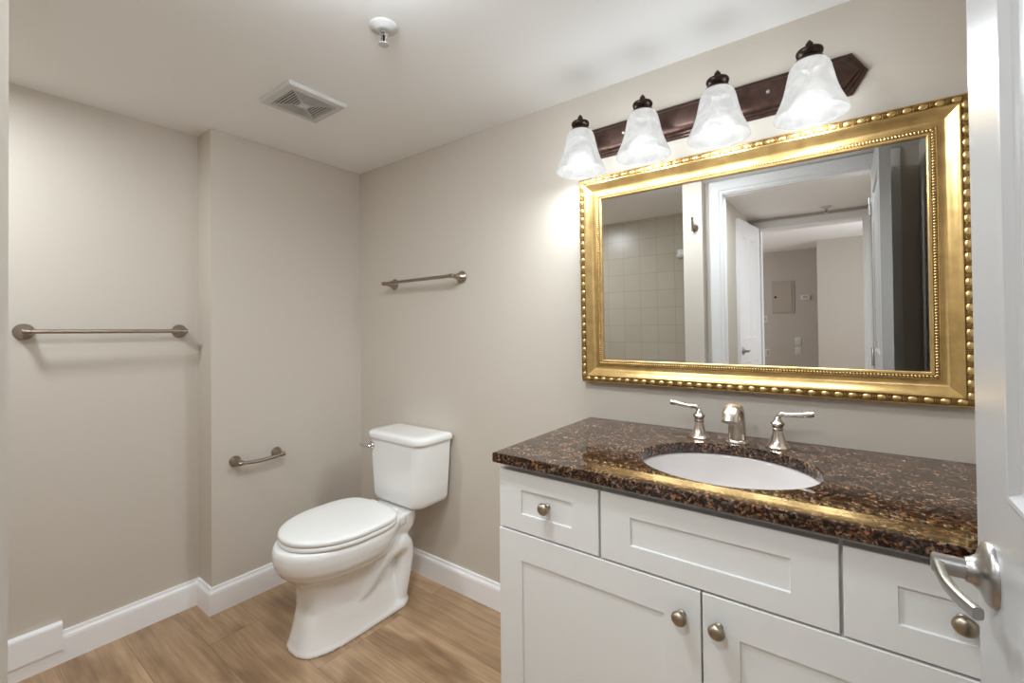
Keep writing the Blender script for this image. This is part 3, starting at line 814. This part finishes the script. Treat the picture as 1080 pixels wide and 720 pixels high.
t = thing('robe_hook', 'nickel robe hook on the narrow wall beside the doorway in the mirror', 'hook', (1.431, -1.435, 1.78))
bm = newbm(); lathe(bm, [(0.0225, 0), (0.0225, 0.003), (0.019, 0.008), (0.009, 0.013), (0.007, 0.016)], (1.431, -1.435, 1.778), (0, 1, 0), 24)
link_obj('base', bm, BARM, t, 40)
bm = newbm(); p = smooth_path([(1.431, -1.422, 1.778), (1.431, -1.400, 1.774), (1.432, -1.386, 1.790), (1.432, -1.380, 1.818), (1.432, -1.376, 1.838)], 5)
tube(bm, p, lerp_list([0.007, 0.007, 0.0065, 0.0065, 0.008], len(p)), 14)
link_obj('hook', bm, BARM, t, 40)

# ------------------------------------------------------------------ ceiling fittings
VX, VY = 0.534, -0.607
t = thing('exhaust_vent', 'square white ceiling exhaust vent grille with angled louvres', 'vent', (VX, VY, H))
bm = newbm()
def sq(h, z): return [(VX-h, VY-h, z), (VX+h, VY-h, z), (VX+h, VY+h, z), (VX-h, VY+h, z)]
loft(bm, [sq(0.112, H-0.0005), sq(0.112, H-0.006), sq(0.108, H-0.014), sq(0.084, H-0.016), sq(0.082, H-0.006), sq(0.082, H-0.0005)], closed=True)
link_obj('frame', bm, PLAST, t, 0)
bm = newbm(); box(bm, VX-0.082, VX+0.082, VY-0.082, VY+0.082, H-0.003, H-0.0008)  # near-black sheet under the solid ceiling, painting the shade of a duct
link_obj('duct_shade_sheet', bm, DARKM, t, 0)['label'] = 'black sheet painted as duct shade behind the louvres'
bm = newbm()
for k in range(6):
    a = 0.079-0.0104*k
    loft(bm, [sq(a, H-0.0120), sq(a, H-0.0155), sq(a-0.0036, H-0.0155), sq(a-0.0036, H-0.0120)], closed=True)
for s in (-1, 1):
    for q in (0, 1):
        d = Vector((s, 1 if q else -1, 0)).normalized(); n = Vector((-d.y, d.x, 0))*0.002
        A = Vector((VX, VY, 0))+d*0.006; B = Vector((VX, VY, 0))+d*0.115
        ring = lambda z: [(A+n).to_tuple()[:2]+(z,), (B+n).to_tuple()[:2]+(z,), (B-n).to_tuple()[:2]+(z,), (A-n).to_tuple()[:2]+(z,)]
        loft(bm, [ring(H-0.0158), ring(H-0.0118)])
loft(bm, [sq(0.0185, H-0.0165), sq(0.0185, H-0.008)])
link_obj('louvres', bm, PLAST, t, 0)

def sprinkler(x, y, label, z=H):
    t = thing('sprinkler', label, 'sprinkler', (x, y, z))
    bm = newbm()
    lathe(bm, [(0.040, 0.0005), (0.040, 0.003), (0.036, 0.007), (0.026, 0.009), (0.023, 0.012), (0.017, 0.013)], (x, y, z), (0, 0, -1), 32)
    link_obj('escutcheon', bm, PLAST, t, 40)
    bm = newbm()
    lathe(bm, [(0.011, 0.010), (0.012, 0.022), (0.009, 0.025), (0.004, 0.027)], (x, y, z), (0, 0, -1), 18)
    for s in (-1, 1):
        tube(bm, smooth_path([(x+s*0.009, y, z-0.023), (x+s*0.0115, y, z-0.033), (x+s*0.008, y, z-0.044), (x, y, z-0.050)], 4), 0.0026, 8)
    link_obj('sprinkler_head', bm, CHROME, t, 40)
    bm = newbm(); lathe(bm, [(0.003, 0.026), (0.0026, 0.047)], (x, y, z), (0, 0, -1), 10)
    link_obj('heat_bulb', bm, DARKM, t, 40)['label'] = 'dark glass bulb'
    bm = newbm()
    lathe(bm, [(0.005, 0.046), (0.006, 0.050), (0.0145, 0.0515), (0.0145, 0.053), (0.004, 0.0545)], (x, y, z), (0, 0, -1), 24)
    link_obj('deflector', bm, PLAST, t, 40)
sprinkler(1.128, -0.690, 'white fire sprinkler on the bathroom ceiling beyond the vent')
sprinkler(2.065, -2.78, 'tiny sprinkler on the hall ceiling seen in the mirror')

def fill_downlight(x, y, label):  # unseen lamps added as fill for the hall and tub alcove
    t = thing('fill_downlight', label, 'ceiling light', (x, y, H))
    bm = newbm(); rings = [[(x+r*math.cos(2*PI*i/40), y+r*math.sin(2*PI*i/40), z) for i in range(40)] for r, z in ((0.125, H-0.0005), (0.125, H-0.006), (0.118, H-0.018), (0.104, H-0.020), (0.102, H-0.010), (0.102, H-0.0005))]
    loft(bm, rings, closed=True); link_obj('trim_ring', bm, PLAST, t, 40)
    bm = newbm(); lathe(bm, [(0.1, H-0.012), (0.1, H-0.009)], (x, y, 0), (0, 0, 1), 40); link_obj('lens', bm, LENSM, t, 0)
fill_downlight(1.93, -1.755, 'added unseen round ceiling light in the hall just outside the doorway')
fill_downlight(0.32, -1.58, 'added unseen round ceiling light over the tub alcove')

DX, DY = 1.42, -1.0  # unseen dome lamp added to lift the ambient light
t = thing('fill_ceiling_light', 'added unseen white dome ceiling light for room fill', 'ceiling light', (DX, DY, H))
bm = newbm(); lathe(bm, [(0.130, 0.0005), (0.130, 0.012), (0.123, 0.018), (0.02, 0.018)], (DX, DY, H), (0, 0, -1), 40)
link_obj('base', bm, PLAST, t, 40)
bm = newbm(); lathe(bm, [(0.118, 0.019), (0.118, 0.030), (0.112, 0.046), (0.095, 0.062), (0.065, 0.074), (0.030, 0.080), (0.001, 0.081)], (DX, DY, H), (0, 0, -1), 40)
link_obj('dome', bm, DOMEM, t, 60)['label'] = 'glowing white dome of the added fill light'

# ------------------------------------------------------------------ doors
def lever_set(parent, c, face, hinge_dir, material, scale=1.0):
    """rose and lever on a door face; c centre on the face, face = outward normal, hinge_dir = unit vector the lever points along"""
    c, n, hd = Vector(c), Vector(face), Vector(hinge_dir)
    bm = newbm(); lathe(bm, [(0.031, 0), (0.0308, 0.0025), (0.0285, 0.0055), (0.0225, 0.0080), (0.0165, 0.0105), (0.0130, 0.0150), (0.0115, 0.0190)], c, n, 36)
    h = link_obj('door_handle', bm, material, parent, 40); h['label'] = 'satin nickel lever handle'
    bm = newbm()
    lathe(bm, [(0.0098, 0.010), (0.0098, 0.0425), (0.0080, 0.0440)], c, n, 24)
    # arm: flattened bar, gently curving back towards the door
    p = smooth_path([c+n*0.0385-hd*0.006, c+n*0.0392+hd*0.018, c+n*0.0380+hd*0.045, c+n*0.0330+hd*0.068, c+n*0.0250+hd*0.091], 6)
    rings = []
    up = Vector((0, 0, 1))
    for i, q in enumerate(p):
        d = (p[min(i+1, len(p)-1)]-p[max(i-1, 0)]).normalized(); u = d.cross(up).normalized()
        w = 0.0043; hgt = 0.0060 - 0.0006*i/len(p)
        ring = []
        for k in range(16):
            a = 2*PI*k/16; ca, sa = math.cos(a), math.sin(a)
            ring.append(q + u*(w*math.copysign(abs(ca)**0.55, ca)) + up*(hgt*math.copysign(abs(sa)**0.55, sa)))
        rings.append(ring)
    loft(bm, rings)
    link_obj('lever', bm, material, h, 40)
    return h

def panel_door(w, h, t, panels, depth=0.008):
    """slab in local coords: u along width 0..w (X), thickness 0..t (Y), z 0..h; moulded panels on both faces"""
    bm = newbm()
    us = sorted({0, w} | {p[0] for p in panels} | {p[1] for p in panels})
    zs = sorted({0, h} | {p[2] for p in panels} | {p[3] for p in panels})
    for (y, s) in ((0, 1), (t, -1)):
        for i in range(len(us)-1):
            for j in range(len(zs)-1):
                u0, u1, z0, z1 = us[i], us[i+1], zs[j], zs[j+1]
                hit = any(abs(p[0]-u0) < 1e-6 and abs(p[1]-u1) < 1e-6 and p[2] <= z0+1e-6 and p[3] >= z1-1e-6 for p in panels)
                def rg(d, dy): return [(u0+d, y+s*dy, z0+d), (u1-d, y+s*dy, z0+d), (u1-d, y+s*dy, z1-d), (u0+d, y+s*dy, z1-d)]
                if hit:
                    loft(bm, [rg(0, 0), rg(0.003, -0.0015), rg(0.007, -0.0010), rg(0.012, depth*0.7), rg(0.018, depth), rg(0.034, depth), rg(0.060, depth*0.35), rg(0.064, depth*0.3)], cap0=False)
                else:
                    bm.faces.new([bm.verts.new(v) for v in rg(0, 0)])
    for a, b in (((0, 0), (w, 0)), ((w, 0), (w, h)), ((w, h), (0, h)), ((0, h), (0, 0))):
        bm.faces.new([bm.verts.new(v) for v in ((a[0], 0, a[1]), (b[0], 0, b[1]), (b[0], t, b[1]), (a[0], t, a[1]))])
    bmesh.ops.remove_doubles(bm, verts=bm.verts[:], dist=1e-5)
    return bm
DW, DH, DT = 0.685, 1.965, 0.036
panels = [(0.118, DW-0.118, 0.215, 0.86), (0.118, DW-0.118, 1.035, DH-0.14)]
d1 = thing('door_1', 'white panelled bathroom door standing open at the right edge', 'door', (2.296, -0.812, 0.008))
d1['kind'] = 'structure'
bm = panel_door(DW, DH, DT, panels)
# local u -> world -Y from the free edge; thickness -> +X
M = Matrix(((0, 1, 0, 2.296), (-1, 0, 0, -0.812), (0, 0, 1, 0.008), (0, 0, 0, 1)))
bmesh.ops.transform(bm, matrix=M, verts=bm.verts[:])
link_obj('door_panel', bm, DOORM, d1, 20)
lever_set(d1, (2.296, -0.872, 0.955), (-1, 0, 0), (0, -1, 0), SATIN)
lever_set(d1, (2.332, -0.872, 0.955), (1, 0, 0), (0, -1, 0), SATIN)
for z in (0.22, 1.0, 1.78):
    bm = newbm(); lathe(bm, [(0.0065, -0.045), (0.0065, 0.045), (0.004, 0.049)], (2.2905, -1.5, z), (0, 0, 1), 14)
    bbox_bev(bm, 2.2925, 2.296, -1.497, -1.465, z-0.045, z+0.045, 0.0008, 1)
    link_obj('hinge', bm, SATIN, d1, 40)

# far door leaf opened into the hall
d2 = thing('door_2', 'white door standing open in the hall, seen in the mirror', 'door', (1.585, -2.92, 0.008))
d2['kind'] = 'structure'
w2 = 0.60
bm = panel_door(w2, 1.975, DT, [(0.09, 0.27, 0.215, 0.86), (0.33, 0.51, 0.215, 0.86), (0.09, 0.27, 1.03, 1.85), (0.33, 0.51, 1.03, 1.85)], 0.004)
ang = math.atan2(0.60, -0.058)
M2 = Matrix.Translation((1.580, -2.925, 0.008)) @ Matrix.Rotation(ang, 4, 'Z')
bmesh.ops.transform(bm, matrix=M2, verts=bm.verts[:])
link_obj('door_panel', bm, TRIM, d2, 20)
e = Vector((math.cos(ang), math.sin(ang), 0)); nrm = Vector((e.y, -e.x, 0))
lever_set(d2, Vector((1.580, -2.925, 0.955)) + e*(w2-0.06), nrm, -e, SATIN)

# ------------------------------------------------------------------ far-room fittings seen in the mirror
YF = -7.199
def wallplate(name, label, cat, x, z, w, h, d, y=YF, extra=None, material=PLAST, group=None):
    t = thing(name, label, cat, (x, y, z), group)
    bm = newbm(); bbox_bev(bm, x-w/2, x+w/2, y, y+d, z-h/2, z+h/2, min(0.003, d*0.4), 2)
    link_obj('plate', bm, material, t, 30)
    if extra:
        nm, ew, eh, ez, em = extra
        bm = newbm(); bbox_bev(bm, x-ew/2, x+ew/2, y+d-0.001, y+d+0.006, z+ez-eh/2, z+ez+eh/2, 0.0015, 1)
        link_obj(nm, bm, em, t, 30)
    return t
t = thing('electrical_panel', 'beige square electrical panel cover on the far wall in the mirror', 'electrical panel', (1.32, YF, 1.53))
bm = newbm(); bbox_bev(bm, 1.17, 1.49, YF, YF+0.012, 1.26, 1.80, 0.003, 1); link_obj('panel_frame', bm, PANELM, t, 30)
bm = newbm(); bbox_bev(bm, 1.19, 1.455, YF+0.0125, YF+0.02, 1.28, 1.78, 0.002, 1); link_obj('panel_door', bm, PANELM, t, 30)
bm = newbm(); bbox_bev(bm, 1.205, 1.235, YF+0.0205, YF+0.03, 1.52, 1.55, 0.002, 1); link_obj('latch', bm, DARKM, t, 30)
wallplate('thermostat', 'small white thermostat right of the electrical panel in the mirror', 'thermostat', 1.64, 1.51, 0.13, 0.085, 0.025, extra=('display', 0.06, 0.03, 0.01, PANELM))
wallplate('light_switch', 'pale switch plate below left of the electrical panel in the mirror', 'switch', 1.06, 1.17, 0.08, 0.12, 0.008, extra=('toggle', 0.02, 0.04, 0, PANELM))
wallplate('light_switch', 'upper of two stacked white switch plates on the far wall', 'switch', 1.53, 0.80, 0.09, 0.125, 0.008, extra=('toggle', 0.03, 0.06, 0, PLAST))
wallplate('light_switch', 'lower of two stacked white switch plates on the far wall', 'switch', 1.53, 0.64, 0.09, 0.125, 0.008, extra=('toggle', 0.03, 0.06, 0, PLAST))
wallplate('wall_outlet', 'white outlet plate at the bottom left of the far wall in the mirror', 'outlet', 1.09, 0.60, 0.08, 0.125, 0.008, extra=('socket', 0.035, 0.08, 0, PANELM))
# soap dish on the tub wall
t = thing('soap_dish', 'small white ceramic soap dish on the beige tile wall in the mirror', 'soap dish', (1.12, -2.23, 1.75))
bm = newbm()
bbox_bev(bm, 1.090, 1.160, -2.2295, -2.219, 1.715, 1.775, 0.006, 3)
link_obj('back_plate', bm, PORC, t, 40)
bm = newbm()
rings = []
for k, (s, z) in enumerate([(0.55, 1.705), (0.85, 1.712), (1.0, 1.728), (0.93, 1.729), (0.78, 1.718), (0.3, 1.713)]):
    rings.append([(1.125+0.045*s*math.cos(PI*i/15+PI) , -2.2195+0.055*s*abs(math.sin(PI*i/15)), z) for i in range(16)])
loft(bm, rings)
link_obj('tray', bm, PORC, t, 40)
